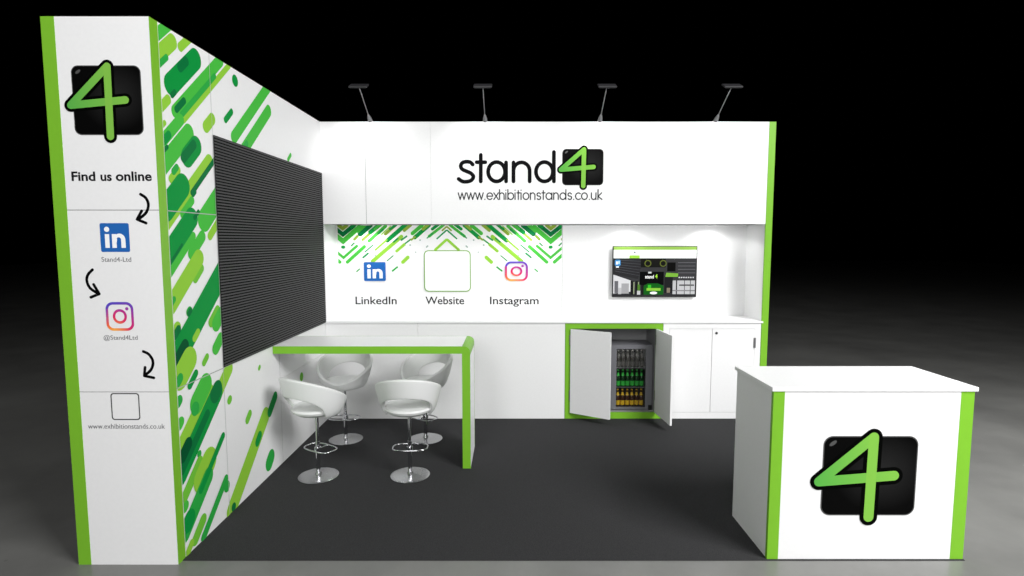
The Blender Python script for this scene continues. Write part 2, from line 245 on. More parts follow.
class Ink:
    def __init__(s, plane, lift=.0006): s.mb=MB(); s.pl=plane; s.o=lift
    def poly(s, pts, rgb, step=.00003):
        if len(pts)<3: return
        s.o+=step; col=lin(rgb) if not callable(rgb) else [rgb(*p) for p in pts]
        s.mb.face([s.pl(p[0],p[1],s.o) for p in pts], 0, False, col)
    def stroke(s, pts, w, rgb):
        for i in range(len(pts)-1): s.poly(capsule(pts[i],pts[i+1],w/2,6), rgb, .000004)
    def ring(s, outer, inner, rgb):
        s.o+=.00003; n=len(outer)
        for i in range(n):
            j=(i+1)%n; q=[outer[i],outer[j],inner[j],inner[i]]
            col=lin(rgb) if not callable(rgb) else [rgb(*p) for p in q]
            s.mb.face([s.pl(p[0],p[1],s.o) for p in q], 0, False, col)
    def text(s, txt, x0, x1, base, top, rgb, bold=0.0, strict=True):
        cu=bpy.data.curves.new('t','FONT'); cu.body=txt; cu.size=1; cu.offset=bold; cu.resolution_u=4
        ob=bpy.data.objects.new('t',cu); COLL.objects.link(ob)
        bpy.context.view_layer.update()
        dg=bpy.context.evaluated_depsgraph_get(); me=bpy.data.meshes.new_from_object(ob.evaluated_get(dg))
        xs=[v.co.x for v in me.vertices]; ys=[v.co.y for v in me.vertices]
        sx=(x1-x0)/(max(xs)-min(xs)); sy=(top-base)/max(ys); mn=min(xs)
        s.o+=.00006
        for p in me.polygons:
            s.mb.face([s.pl(x0+(me.vertices[i].co.x-mn)*sx, base+me.vertices[i].co.y*sy, s.o) for i in p.vertices], 0, False, lin(rgb))
        bpy.data.objects.remove(ob); bpy.data.curves.remove(cu); bpy.data.meshes.remove(me)
    def build(s, name, parent, m=None):
        return s.mb.build(name, m or M['ink'], parent, recalc=False)

def badge(plane, x0,x1,z0,z1, parent):
    """Black rounded badge with an oversize green numeral four."""
    w=x1-x0; h=z1-z0
    b=MB(); pts=rrect(x0,x1,z0,z1,.1*w)
    inner=rrect(x0+.012*w,x1-.012*w,z0+.012*w,z1-.012*w,.09*w)
    b.face([plane(p[0],p[1],.0010) for p in pts], 1); b.face([plane(p[0],p[1],.0016) for p in inner], 0)
    b.face([plane(x0+.1*w+.045*w*math.cos(a)*.8-.02*w*math.sin(a)*.6, z0+.91*h+.045*w*math.cos(a)*.6+.02*w*math.sin(a)*.8, .0018) for a in [2*PI*k/16 for k in range(16)]], 1)  # gloss highlight drawn on the badge as a small grey oval
    o=b.build('logo', [M['badge'], M['badge_rim_highlight']], parent, recalc=False)
    P=lambda u,v:(x0+u*w, z0+v*h)
    A,Lf,R,B=P(.525,.985),P(-.03,.43),P(.76,.505),P(.515,-.02)
    k=Ink(plane,.0022)
    for p,q in ((A,Lf),(Lf,R),(A,B)): k.poly(capsule(p,q,.094*w), (3,4,3))
    k.o+=.0004
    g1=(124,184,72); g2=(84,168,72)
    def gr(a,c):
        t=max(0,min(1,((a-x0)/w+.08)/.35)); q1,q2=lin(g1),lin(g2)
        return tuple(q2[i]*(1-t)+q1[i]*t for i in range(3))+(1,)
    for p,q in ((A,Lf),(Lf,R),(A,B)):
        # cut in short lengths so that the shade runs along the stroke
        k.poly(capsule(p,q,.053*w), gr)
    n=k.build('numeral', o)
    return o
M['badge_rim_highlight'] = mat('badge_rim_highlight_grey', (72,72,72), .5)

def network_badge(k, x0,x1,z0,z1):
    """Blue square with the white letters i and n."""
    w=x1-x0; h=z1-z0; P=lambda u,v:(x0+u*w,z0+v*h)
    k.poly(rrect(x0,x1,z0,z1,.06*w), (38,100,176)); k.o+=.0003; W_=(246,247,248)
    k.poly([(x0+w*(.235+.09*math.cos(a)), z0+h*(.785+.09*math.sin(a))) for a in [2*PI*i/20 for i in range(20)]], W_)
    k.poly([P(.16,.14),P(.31,.14),P(.31,.62),P(.16,.62)], W_)
    k.poly([P(.40,.14),P(.55,.14),P(.55,.62),P(.40,.62)], W_)
    k.poly([P(.71,.14),P(.86,.14),P(.86,.42),P(.71,.42)], W_)
    cx,cz=.66,.42
    o=[]; i_=[]
    for j in range(13):
        a=PI*j/12
        o.append(P(cx+.20*math.cos(a)-.0, cz+.22*math.sin(a))); i_.append(P(cx-.03+.08*math.cos(a), cz+.09*math.sin(a)))
    for j in range(12): k.poly([o[j],o[j+1],i_[j+1],i_[j]], W_, .000004)
    k.poly([P(.40,.30),P(.55,.30),P(.58,.46),P(.46,.46)], W_)

def camera_badge(k, x0,x1,z0,z1):
    """Rounded camera outline in a yellow to pink to violet blend."""
    w=x1-x0; h=z1-z0
    stops=[(0,(253,200,80)),(.25,(248,130,60)),(.5,(224,50,100)),(.75,(190,48,140)),(1.1,(88,72,190))]
    def g(a,b):
        u=(a-x0)/w; v=(b-z0)/h; t=math.hypot(u-.30,(v+.08))*.92
        if v>.75: t+=max(0,.75-u)*.35
        for (t0,c0),(t1,c1) in zip(stops,stops[1:]):
            if t<=t1: f=max(0,(t-t0)/(t1-t0)); q0,q1=lin(c0),lin(c1); return tuple(q0[i]*(1-f)+q1[i]*f for i in range(3))+(1,)
        return lin(stops[-1][1])
    t=.09
    k.ring(rrect(x0,x1,z0,z1,.26*w,12), rrect(x0+t*w,x1-t*w,z0+t*h,z1-t*h,.18*w,12), g)
    C_=lambda cx,cz,r,n=40:[(x0+w*(cx+r*math.cos(2*PI*i/n)), z0+h*(cz+r*math.sin(2*PI*i/n))) for i in range(n)]
    k.ring(C_(.5,.5,.255), C_(.5,.5,.165), g)
    k.poly(C_(.765,.765,.058,16), g)

# thin rounded stroke letters, x-height 1
def arcp(cx,cy,rx,ry,a0,a1,n=14): return [(cx+rx*math.cos(math.radians(a0+(a1-a0)*i/n)), cy+ry*math.sin(math.radians(a0+(a1-a0)*i/n))) for i in range(n+1)]
GLY={'w':([[(0,1),(.32,0),(.64,1),(.96,0),(1.28,1)]],1.45), '.':([[(.1,0),(.101,.02)]],.42),
 'e':([[(.04,.5),(.98,.5)]+arcp(.5,.5,.48,.5,0,320)],1.18), 'x':([[(0,0),(.75,1)],[(0,1),(.75,0)]],.95),
 'h':([[(0,0),(0,1.5)],[(0,.6)]+arcp(.38,.6,.38,.4,180,0)+[(.76,0)]],1.05), 'i':([[(0,0),(0,1)],[(0,1.4),(0,1.42)]],.34),
 'b':([[(0,0),(0,1.5)],arcp(.48,.5,.48,.5,0,360,22)],1.2), 't':([[(.2,0),(.2,1.35)],[(-.02,1),(.5,1)]],.66),
 'o':([arcp(.48,.5,.48,.5,0,360,22)],1.22), 'n':([[(0,0),(0,1)],[(0,.6)]+arcp(.38,.6,.38,.4,180,0)+[(.76,0)]],1.05),
 's':([[(.62,.84)]+arcp(.34,.75,.28,.25,40,250)+arcp(.36,.26,.3,.26,80,-150)],.9),
 'a':([arcp(.48,.5,.48,.5,0,360,22),[(.98,0),(.98,1)]],1.28), 'd':([arcp(.48,.5,.48,.5,0,360,22),[(.98,0),(.98,1.5)]],1.28),
 'c':([arcp(.48,.5,.48,.5,50,310)],1.0), 'u':([[(0,1),(0,.4)]+arcp(.38,.4,.38,.4,180,360)+[(.76,1)],[(.76,1),(.76,0)]],1.1),
 'k':([[(0,0),(0,1.5)],[(.6,1),(.02,.48),(.66,0)]],.7)}
def thin_text(k, txt, x0,x1,base,xh,w,rgb):
    tot=sum(GLY[c][1] for c in txt[:-1])+.66; sx=(x1-x0)/tot; x=x0
    for c in txt:
        for st in GLY[c][0]: k.stroke([(x+p[0]*sx, base+p[1]*xh) for p in st], w, rgb)
        x+=GLY[c][1]*sx

# ------------------------------------------------------------------ dimensions
H=2.5; YF=2.141; YB=2.5; XR=3.693; XE=3.75; TW=.47; TD=.475

# ------------------------------------------------------------------ setting
b=MB(); b.face([(-30,-12,0),(34,-12,0),(34,40,0),(-30,40,0)])
struct(b.build('floor', M['floor']))

b=MB(); b.box(.0,XE,.031,2.5,.0,.003,0)
tag(b.build('carpet', M['carpet']), 'dark charcoal carpet covering the stand floor', 'carpet')

# left wall: separate panels with fine joints on a backing
g=.0014
b=MB()
b.box(-.06,-.012,TD+.002,2.56,0,H,1)
for y0,y1,z0,z1 in ((TD+.003,1.2,.0,.834),(1.2,YB,0,.585),(1.2,YB,.585,.834),(TD+.003,YB,.834,H)):
    b.box(-.0125,0,y0+g,y1-g*(y1!=YB),z0+g*(z0>0),z1-g*(z1<H),0)
wall_left=struct(b.build('wall_left',[M['white'],M['seam']]))
k=Ink(side_plane(0),.0005); kt=Ink(side_plane(0),.0005)
for y0,z0,y1,z1,r,c in DATA['left']:
    p=capsule((y0,z0),(y1,z1),r)
    k.poly(clip(p,TD+.003,YF,.003,H), PAL[c]); kt.poly(clip(p,.06,TD,.003,H), PAL[c])
for a0,a1,b0,b1 in ((TD+.003,1.2,.8330,.8350),(1.1992,1.2010,.003,.834)): k.poly([(a0,b0),(a1,b0),(a1,b1),(a0,b1)],(176,178,176))
for zz in (.834,1.665): kt.poly([(.056,zz-.0022),(TD,zz-.0022),(TD,zz+.0022),(.056,zz+.0022)],(176,180,176))
for q_ in (k,kt): pass
kt.poly([(TD-.003,.003),(TD,.003),(TD,H),(TD-.003,H)],(186,188,186))
k.build('graphic_print', wall_left)

# back wall
b=MB()
b.box(0,XE,YB+.012,YB+.06,0,H,1)
b.box(0,2.032,YB,YB+.0125,0,H,0); b.box(2.036,XE,YB,YB+.0125,0,H,0)
wall_back=struct(b.build('wall_back',[M['white'],M['seam']]))
k=Ink(front_plane(YB))
x_lo,x_ax,x_v=.010,.993,.058; x_hi=2.028
for xa,za,xb,zb,r,c in DATA['back']:
    p=clip(capsule((xa,za),(xb,zb),r),x_v,x_ax,.9,1.667)
    if not p: continue
    k.poly(p,PAL[c])
    k.poly([(2*x_ax-q[0],q[1]) for q in reversed(p)],PAL[c])
    m=[(2*x_v-q[0],q[1]) for q in reversed(p)]
    k.poly(clip(m,x_lo,x_v,.9,1.667),PAL[c])
    k.poly([(2*x_ax-q[0],q[1]) for q in reversed(clip(m,2*x_ax-x_hi,x_v,.9,1.667))],PAL[c])
k.build('graphic_print', wall_back)
k=Ink(front_plane(YB),.008)
k.poly(rrect(.785,1.206,1.066,1.440,.04),(120,170,70)); k.o+=.0005
k.poly(rrect(.793,1.198,1.074,1.432,.034),(243,245,243))
k.build('empty_frame', wall_back)['label']='white rounded frame with thin green outline'
k=Ink(front_plane(YB),.008); network_badge(k,.241,.438,1.163,1.334); k.build('network_logo', wall_back)['label']='blue square network logo'
k=Ink(front_plane(YB),.008); camera_badge(k,1.516,1.724,1.163,1.340); k.build('camera_logo', wall_back)['label']='pink and orange camera logo'
for t,x0,x1,top in (('LinkedIn',.156,.531,1.020),('Website',.792,1.145,1.020),('Instagram',1.379,1.822,1.020)):
    k=Ink(front_plane(YB)); k.text(t,x0,x1,.951,top,(52,52,54),.012); k.build('lettering', wall_back)

# right return of the recess with its green edge
wall_right=struct(bx('wall_right',XR,XE,YF+.012,YB+.06,0,H,M['white']))
bx('edge_strip',XR+.002,XE,YF,YF+.0125,.003,H,M['green'],wall_right)

# ------------------------------------------------------------------ tower at the left front
tw=thing('display_tower','tall white tower with green edges and social media signs at the left front','tower',(-TW/2,TD/2,0))
b=MB(); b.box(-TW+.004,-.004,.004,TD-.004,0,H-.003); b.build('core',M['seam'],tw)
zs=(0,.834,1.665,H)
for z0,z1 in zip(zs,zs[1:]):
    b=MB(); q=.0016
    b.box(-TW,0,0,.0045,z0+q*(z0>0),z1-q*(z1<H)); b.build('front_panel',M['white'],tw)
    b=MB(); b.box(-.0045,0,.0045,TD,z0+q*(z0>0),z1-q*(z1<H)); b.box(-TW,-TW+.0045,.0045,TD,z0+q*(z0>0),z1-q*(z1<H)); b.box(-TW+.0045,-.0045,TD-.0045,TD,z0+q*(z0>0),z1-q*(z1<H)); b.build('side_panel',M['white'],tw)
b=MB(); b.box(-TW-.0012,-.412,-.0012,.02,0,H); b.build('edge_strip',M['green'],tw)
b=MB(); b.box(-.02,.0012,-.0004,.056,0,H,0); b.v=[(x if x>-.01 else -.0004,y,z) for x,y,z in b.v]; b.build('edge_strip',M['green'],tw)
kt.build('graphic_print',tw)
FP=front_plane(0)
badge(FP,-.353,-.048,1.994,2.293,tw)
for t,x0,x1,top in (('Find',-.382,-.276,1.835),('us',-.253,-.203,1.822),('online',-.185,-.025,1.836)):
    k=Ink(FP); k.text(t,x0,x1,1.795,top,(22,22,24),.026); k.build('lettering',tw)
k=Ink(FP); k.text('Stand4-Ltd',-.272,-.138,1.434,1.455,(100,100,104)); k.build('lettering',tw)
k=Ink(FP); k.text('@Stand4Ltd',-.285,-.130,1.078,1.099,(100,100,104)); k.build('lettering',tw)
k=Ink(FP); k.text('www.exhibitionstands.co.uk',-.384,-.028,.661,.684,(100,100,104)); k.build('lettering',tw)
k=Ink(FP); network_badge(k,-.271,-.140,1.478,1.607); k.build('network_logo',tw)['label']='blue square network logo'
k=Ink(FP); camera_badge(k,-.268,-.142,1.119,1.251); k.build('camera_logo',tw)['label']='pink and orange camera logo'
k=Ink(FP); k.ring(rrect(-.271,-.139,.702,.829,.014), rrect(-.266,-.144,.707,.824,.010),(60,60,62)); k.build('empty_frame',tw)['label']='small empty frame with thin dark outline'
for line,head in DATA['arrows']:
    k=Ink(FP); k.stroke(line,.0128,(8,8,9)); k.stroke(head,.0128,(8,8,9)); k.build('arrow',tw)

# ------------------------------------------------------------------ large LED screen on the left wall
lw=thing('led_screen','large black ribbed LED video screen mounted on the left wall','screen',(.0,1.31,.84))
LX=.0095; Y0,Y1,Z0,Z1=.4775,2.137,.838,2.084
bx('housing',.0036,LX-.003,Y0,Y1,Z0,Z1,M['ledgap'],lw)
b=MB(); N=78; dz=(Z1-Z0)/N
for i in range(N): b.box(LX-.0045,LX,Y0-.0004,Y1-.001,Z0+i*dz+dz*.25,Z0+i*dz+dz*.75)
b.build('slat_face',M['led'],lw)

# ------------------------------------------------------------------ header fascia with the company name
M['seam2']=mat('seam_grey',(96,96,96),.8)
hd=thing('header_fascia','long white header fascia with the company name in black letters','fascia',(XR/2,YF,1.665))
b=MB(); b.box(0.001,XR,YF+.005,YB-.001,1.665,H,1)
for x0,x1 in ((.001,.3645),(.3680,.9072),(.9082,XR)): b.box(x0,x1,YF,YF+.006,1.665,H,0)
b.build('panel',[M['white'],M['seam2']],hd)
k=Ink(front_plane(YF))
for st in DATA['letters']: k.stroke(st,DATA['lw']*1.12,(15,15,17))
k.build('lettering',hd)
k=Ink(front_plane(YF)); thin_text(k,'www.exhibitionstands.co.uk',1.133,2.326,1.868,.054,.0095,(52,52,55)); k.build('lettering',hd)
badge(front_plane(YF),1.994,2.336,1.984,2.281,hd)

# downlights under the header
DL=(.30,1.70,2.60,3.34)
dn=('leftmost','second from the left','third from the left, above the television','rightmost')
for x,nm in zip(DL,dn):
    t=thing('downlight','small round recessed downlight under the header, '+nm,'light',(x,2.37,1.665),'downlights under the header')
    b=MB(); b.lathe([(.030,1.664),(.030,1.660),(.042,1.660),(.043,1.6645)],x,2.37,24); b.build('trim_ring',M['steel'],t)
    b=MB(); b.lathe([(.029,1.6645),(.029,1.662)],x,2.37,24); b.build('lens',M['lamp_face'],t)

# arm lights on top of the header
an=('leftmost','second from the left','second from the right','rightmost')
for x,nm in zip((.414,1.358,2.302,3.254),an):
    t=thing('arm_spotlight','slim grey arm spotlight on top of the header, '+nm,'light',(x,2.165,H),'arm spotlights along the top of the header')
    e=Vector((x,1.835,2.693)); s0=Vector((x,2.165,2.5)); d=(e-s0).normalized()
    b=MB(); b.tube([s0, s0+d*.05, s0+d*.085],[.021,.016,.008],16); b.build('base',M['armgrey'],t)
    b=MB(); b.tube([s0+d*.08, e],.0036,10); b.build('arm',M['armgrey'],t)
    c=Vector((x,1.822,2.7)); R=Matrix.Rotation(math.radians(28),3,'X')
    hb=MB(); hb.box(-.07,.07,-.040,.040,-.007,.007); hb.v=[tuple(c+R@Vector(v)) for v in hb.v]; hd_=hb.build('lamp_head',M['darkgrey'],t,bevel=.004)
    hb=MB(); hb.box(-.062,.062,-.034,.034,-.009,-.0071); hb.v=[tuple(c+R@Vector(v)) for v in hb.v]; hb.build('lens',M['lens_off'],hd_)

# ------------------------------------------------------------------ television in the recess
tv=thing('television','flat wide television on the white wall of the recess','television',(2.86,YB,1.02))
b=MB(); b.box(2.60,3.12,YB-.022,YB-.001,1.10,1.40); b.build('wall_bracket',M['black'],tv)
b=MB(); b.box(2.481,3.238,YB-.046,YB-.022,1.020,1.479); b.build('housing',M['black'],tv,bevel=.002)
sp=front_plane(YB-.0465); k=Ink(sp,.0002)
TX=lambda u:2.489+u*(3.230-2.489); TZ=lambda v:1.034+v*(1.473-1.034)
def R(u0,u1,v0,v1,c): k.poly([(TX(u0),TZ(v0)),(TX(u1),TZ(v0)),(TX(u1),TZ(v1)),(TX(u0),TZ(v1))],c,.00003)
def PG(ps,c): k.poly([(TX(u),TZ(v)) for u,v in ps],c,.00003)
R(0,1,0,1,(246,248,244)); R(0,1,.935,1,(136,176,78)); R(.19,.315,.765,.825,(134,182,60)); PG([(.255+.012*math.cos(a),.885+.02*math.sin(a)) for a in [2*PI*i/10 for i in range(10)]],(70,80,90))
R(0,1,0,.765,(52,52,54))
PG([(0,.765),(.36,.765),(.30,.34),(0,.44)],(40,40,42))
for i in range(6): PG([(.02,.50+i*.045),(.34,.40+i*.06),(.34,.405+i*.06),(.02,.51+i*.045)],(74,74,78))
PG([(0,.43),(.21,.31),(.21,.08),(0,.04)],(196,196,198)); R(.015,.06,.05,.30,(96,96,100)); R(.10,.19,.04,.25,(150,150,152)); R(.06,.10,.02,.16,(170,170,172))
R(.72,.99,.03,.31,(176,176,178)); R(.80,.98,.20,.23,(70,70,72)); R(.76,.775,.03,.31,(50,50,52)); R(.86,.868,.03,.31,(60,60,62)); R(.72,.99,.09,.115,(120,120,122)); R(.93,.94,.03,.31,(90,90,92))
for i in range(7): R(.79+i*.028,.808+i*.028,.36,.385,(190,190,194))
for i in range(4): R(.78,.99,.46+i*.07,.475+i*.07,(88,88,92))
R(0,1,0,.03,(44,44,46))
for u in (.21,.27,.34): R(u,u+.035,.02,.30,(26,26,26))
for u in (.245,.30): R(u,u+.012,.03,.28,(140,150,120))
R(.295,.325,.10,.23,(70,110,40)); R(.29,.33,.02,.1,(180,180,182))
R(.33,.63,.58,.765,(22,22,20))
for cu,cv in ((.415,.66),(.60,.66)): k.ring([(TX(cu+.042*math.cos(a)),TZ(cv+.07*math.sin(a))) for a in [2*PI*i/16 for i in range(16)]],[(TX(cu+.03*math.cos(a)),TZ(cv+.05*math.sin(a))) for a in [2*PI*i/16 for i in range(16)]],(86,96,40))
R(.65,.75,.50,.68,(12,12,12)); R(.32,.61,.22,.49,(10,10,11)); R(.62,.72,.05,.40,(30,30,32)); R(.65,.69,.06,.16,(120,110,96))
PG([(.63,.385),(.78,.385),(.785,.455),(.64,.47)],(110,160,56))
PG([(.37,.02),(.61,.02),(.61,.20),(.54,.25),(.42,.25),(.37,.20)],(20,84,24)); R(.42,.46,.14,.22,(50,170,40)); R(.405,.575,.10,.155,(128,184,60))
PG([(.49+.045*math.cos(a),.055+.028*math.sin(a)) for a in [2*PI*i/14 for i in range(14)]],(236,236,236))
k.poly(rrect(TX(.015),TX(.085),TZ(.61),TZ(.735),.012),(60,128,186),.00003); R(.03,.05,.64,.70,(236,240,245)); R(.058,.072,.65,.71,(200,225,245)); R(.03,.065,.575,.60,(230,230,232))
k.text('stand',TX(.385),TX(.49),TZ(.355),TZ(.425),(236,236,236),.02); k.text('4',TX(.505),TX(.535),TZ(.355),TZ(.44),(150,210,60),.02)
R(.42,.46,.455,.49,(190,190,190))
k.build('screen',tv,M['screen'])

# ------------------------------------------------------------------ worktop and base units
bx('worktop',.002,3.703,YF-.012,YB-.002,.832,.8475,M['white_top'],bevel=.0015)
tag(bpy.data.objects['worktop'],'long white worktop over the base cabinets under the television','worktop')
bu=thing('base_cabinet','wide plain white base unit without doors behind the bar stools','cabinet',(1.015,YF,0))
b=MB(); b.box(.002,2.029,YF+.008,YB-.002,.003,.830,1)
b.box(.002,.781-g,YF,YF+.009,.003,.830,0); b.box(.781+g*.6,2.029,YF,YF+.009,.003,.830,0); b.build('front_panel',[M['white'],M['seam']],bu)

# cabinet with the green frame, doors open
gc=thing('base_cabinet','green framed base cabinet with both doors open around a drinks fridge','cabinet',(2.447,YF,0))
cx0,cx1,ox0,ox1,oz0,oz1=2.032,2.861,2.080,2.803,.056,.783
b=MB()
b.box(cx0,cx1,YF,YF+.018,oz1,.830); b.box(cx0,cx1,YF,YF+.018,.003,oz0); b.box(cx0,ox0,YF,YF+.018,oz0,oz1); b.box(ox1,cx1,YF,YF+.018,oz0,oz1)
b.build('frame',M['green'],gc)
b=MB()
b.box(cx0,ox0,YF+.018,YB-.004,.003,.830); b.box(ox1,cx1,YF+.018,YB-.004,.003,.830); b.box(ox0,ox1,YF+.018,YB-.004,.003,oz0); b.box(ox0,ox1,YF+.018,YB-.004,oz1,.830); b.box(ox0,ox1,YB-.02,YB-.004,oz0,oz1)
b.build('carcass',M['grey_in'],gc)
def door(hx,hy,L,th,ang,side,z0=.058,z1=.781):
    # leaf hinged at (hx,hy); runs along angle ang; thickness th on one side
    d=Vector((math.cos(ang),math.sin(ang),0)); n=Vector((-d.y,d.x,0))*side
    b=MB(); b.box(0,1,0,1,0,1)
    b.v=[tuple(Vector((hx,hy,z0+(z1-z0)*v[2]))+d*L*v[0]+n*th*v[1]) for v in b.v]
    return b
dl=door(ox0+.003,YF-.002,.358,.016,math.atan2(1.952-2.139,2.394-2.083),-1).build('door',M['white'],gc)
dr=door(ox1-.003,YF-.002,.345,.016,math.atan2(-.335,.036),1).build('door',M['white'],gc)
for hz in (.165,.645):
    b=MB(); b.tube([(ox0-.002,YF-.006,hz),(ox0-.002,YF-.006,hz+.085)],.006,10); b.box(ox0-.014,ox0+.001,YF-.004,YF+.001,hz,hz+.085); b.build('hinge',M['steel'],dl)
    b=MB(); b.tube([(ox1+.002,YF-.006,hz),(ox1+.002,YF-.006,hz+.085)],.006,10); b.box(ox1-.001,ox1+.014,YF-.004,YF+.001,hz,hz+.085); b.build('hinge',M['steel'],dr)

# white cabinet with closed doors
wc=thing('base_cabinet','white base cabinet with two closed doors and a small round lock','cabinet',(3.277,YF,0))
x0,x1=2.864,3.690
b=MB(); b.box(x0,x1,YF,YF+.018,.783,.830); b.box(x0,x1,YF,YF+.018,.003,.058); b.box(x0,2.915,YF,YF+.018,.058,.783); b.box(3.642,x1,YF,YF+.018,.058,.783); b.build('frame',M['white'],wc)
b=MB(); b.box(x0,x1,YF+.020,YB-.004,.003,.830); b.build('carcass',M['gasket'],wc)
q=.0022
for a0,a1,lk in ((2.915,3.279,0),(3.279,3.642,1)):
    d=bx('door',a0+q,a1-q,YF-.001,YF+.017,.058+q,.783-q,M['white'],wc)
    if lk:
        b=MB(); n=20; pr=[(.0105,YF-.001),(.0105,YF-.006),(.008,YF-.008)]
        b.grid([[(3.314+r*math.cos(2*PI*i/n),y,.746+r*math.sin(2*PI*i/n)) for i in range(n)] for r,y in pr],0,True,True)
        b.face([(3.314+.008*math.cos(2*PI*i/n),YF-.008,.746+.008*math.sin(2*PI*i/n)) for i in range(n)]); b.build('lock',M['darkgrey'],d)
        for hz in (.62,.15):
            b=MB(); b.tube([(3.640,YF-.006,hz),(3.640,YF-.006,hz+.085)],.006,10); b.box(3.630,3.650,YF-.004,YF,hz,hz+.085); b.build('hinge',M['steel'],d)

# ------------------------------------------------------------------ drinks fridge
fr=thing('drinks_fridge','grey glass-door drinks fridge inside the open green framed cabinet','fridge',(2.61,2.32,.056))
fx0,fx1,fy0,fy1,fz0,fz1=2.432,2.796,2.215,2.462,.0575,.632
wx0,wx1,wz0,wz1=2.482,2.735,.085,.598
b=MB(); b.box(fx0,wx0-.01,fy0,fy1,fz0,fz1); b.box(wx1+.01,fx1,fy0,fy1,fz0,fz1); b.box(wx0-.01,wx1+.01,fy0,fy1,wz1+.008,fz1); b.box(wx0-.01,wx1+.01,fy0,fy1,fz0,wz0-.008); b.box(wx0-.01,wx1+.01,fy1-.02,fy1,wz0-.008,wz1+.008)
b.build('body',M['fridge'],fr)
b=MB(); b.box(wx0-.0098,wx0-.002,fy0+.004,fy1-.021,wz0,wz1); b.box(wx1+.002,wx1+.0098,fy0+.004,fy1-.021,wz0,wz1); b.box(wx0-.002,wx1+.002,fy1-.026,fy1-.0205,wz0-.007,wz1+.007); b.build('liner',M['fridge_dark'],fr)
b=MB(); b.box(fx0+.002,wx0,fy0-.016,fy0-.001,fz0+.012,fz1-.004); b.box(wx1,2.762,fy0-.016,fy0-.001,fz0+.012,fz1-.004); b.box(wx0,wx1,fy0-.016,fy0-.001,wz1,fz1-.004); b.box(wx0,wx1,fy0-.016,fy0-.001,fz0+.012,wz0)
dd=b.build('door',M['fridge'],fr)
bx('pane',wx0,wx1,fy0-.010,fy0-.007,wz0,wz1,M['pane'],dd)
bx('vent',2.764,2.794,fy0-.012,fy0-.0005,fz0+.002,fz0+.042,M['black'],fr)
SH=(.0855,.2585,.430)
for z in SH[1:]: bx('shelf',wx0-.0018,wx1+.0018,fy0+.004,fy1-.03,z-.006,z,M['steel'],fr)
rows=((SH[0],'yellow labelled brown','glass_brown','lab_yellow','bottom'),(SH[1],'green labelled green','glass_green','lab_green','middle'),(SH[2],'pale labelled smoky','glass_grey','lab_grey','top'))
ordn=('leftmost','second from the left','third from the left','third from the right','second from the right','rightmost')
for z,desc,gm,lm,shn in rows:
    base=None
    xs=[wx0+.024+i*(wx1-wx0-.048)/5 for i in range(6)]
    for i,x in enumerate(xs):
        lab=f'{desc} bottle on the {shn} fridge shelf, {ordn[i]}'
        if base is None:
            base=thing('bottle',lab,'bottle',(x,fy0+.035,z),f'bottles on the {shn} fridge shelf')
            b=MB(); b.lathe([(.0165,z+.0005),(.0182,z+.004),(.0182,z+.082),(.014,z+.096),(.0085,z+.112),(.0075,z+.138)],x,fy0+.035,20); b.build('glass',M[gm],base)
            b=MB(); b.lathe([(.0186,z+.010),(.0186,z+.050)],x,fy0+.035,20,cap=False); b.build('label',M[lm],base)
            b=MB(); b.lathe([(.0152,z+.094),(.0095,z+.112),(.0085,z+.122)],x,fy0+.035,20,cap=False); b.build('neck_label',M[lm],base)
            b=MB(); b.lathe([(.0085,z+.1385),(.0085,z+.146),(.006,z+.148)],x,fy0+.035,16); b.build('cap',M[lm],base)
        else: dup(base,(x,fy0+.035,z),0,lab)

# ------------------------------------------------------------------ bar table
bt=thing('bar_table','white bar table with green edges and one leg panel, fixed to the left wall','table',(.65,1.3,0))
ty0,ty1,tz1,tz0,lx0,lx1=1.099,1.498,.833,.785,1.250,1.303
b=MB(); b.box(.002,lx0,ty0+.004,ty1-.0013,tz0,tz1-.0005); b.build('tabletop',M['white_top'],bt)
b=MB(); b.box(lx0,lx1-.001,ty0+.004,ty1-.004,.003,tz0); b.build('leg_panel',M['white_top'],bt)
b=MB(); b.box(.002,lx0,ty0,ty0+.0042,tz0-.001,tz1); b.box(lx0-.001,lx1,ty0,ty0+.0042,.003,tz0)
b.build('edge_strip',M['green'],bt)
b=MB(); b.box(.002,lx0,ty1-.0012,ty1,tz0-.001,tz1); b.box(lx0-.001,lx1,ty1-.0012,ty1,.003,tz0); b.build('edge_strip',M['green'],bt)
r=.040
pr=[(lx0,tz0-.012),(lx1,tz0-.012)]+[(lx1-r+r*math.cos(a),tz1-r+r*math.sin(a)) for a in [PI/2*i/8 for i in range(9)]]+[(lx0,tz1)]
b=MB(); b.prism(pr,'Y',ty0-.0003,ty1+.0003); b.build('corner_nose',M['green'],bt)

# ------------------------------------------------------------------ bar stools
st=thing('bar_stool','','stool',(0,0,0),'white bar stools at the bar table')
def rim_z(t):    # t: 0 at the front, pi at the back
    c=(1-math.cos(t))/2
    return .478+.212*(c**.85)
def shell_pt(t,z):
    f=max(0,(z-.425)/.262); r=.124+.085*(f**.5)
    back=1.0+.03*math.sin(t)**2
    return (r*back*math.sin(t), r*math.cos(t), z)
NT,NS=72,8
rowsS=[]
for i in range(NS+1):
    row=[]
    for j in range(NT):
        t=2*PI*j/NT; d=abs(((t-PI+PI)%(2*PI))-PI); 
        dd_=abs(t-PI)/math.radians(68)
        hole=.140*math.sqrt(max(0,1-dd_*dd_)) if dd_<1 else 0
        zb=.428+hole; zt=rim_z(t)
        row.append(shell_pt(t, zb+(zt-zb)*i/NS))
    rowsS.append(row)
b=MB(); b.grid(rowsS,0,True,True)
o=b.build('backrest',M['stool'],st)
m=o.modifiers.new('solid','SOLIDIFY'); m.thickness=.024; m.offset=0
m=o.modifiers.new('bev','BEVEL'); m.width=.008; m.segments=3; m.limit_method='ANGLE'; m.angle_limit=math.radians(50)
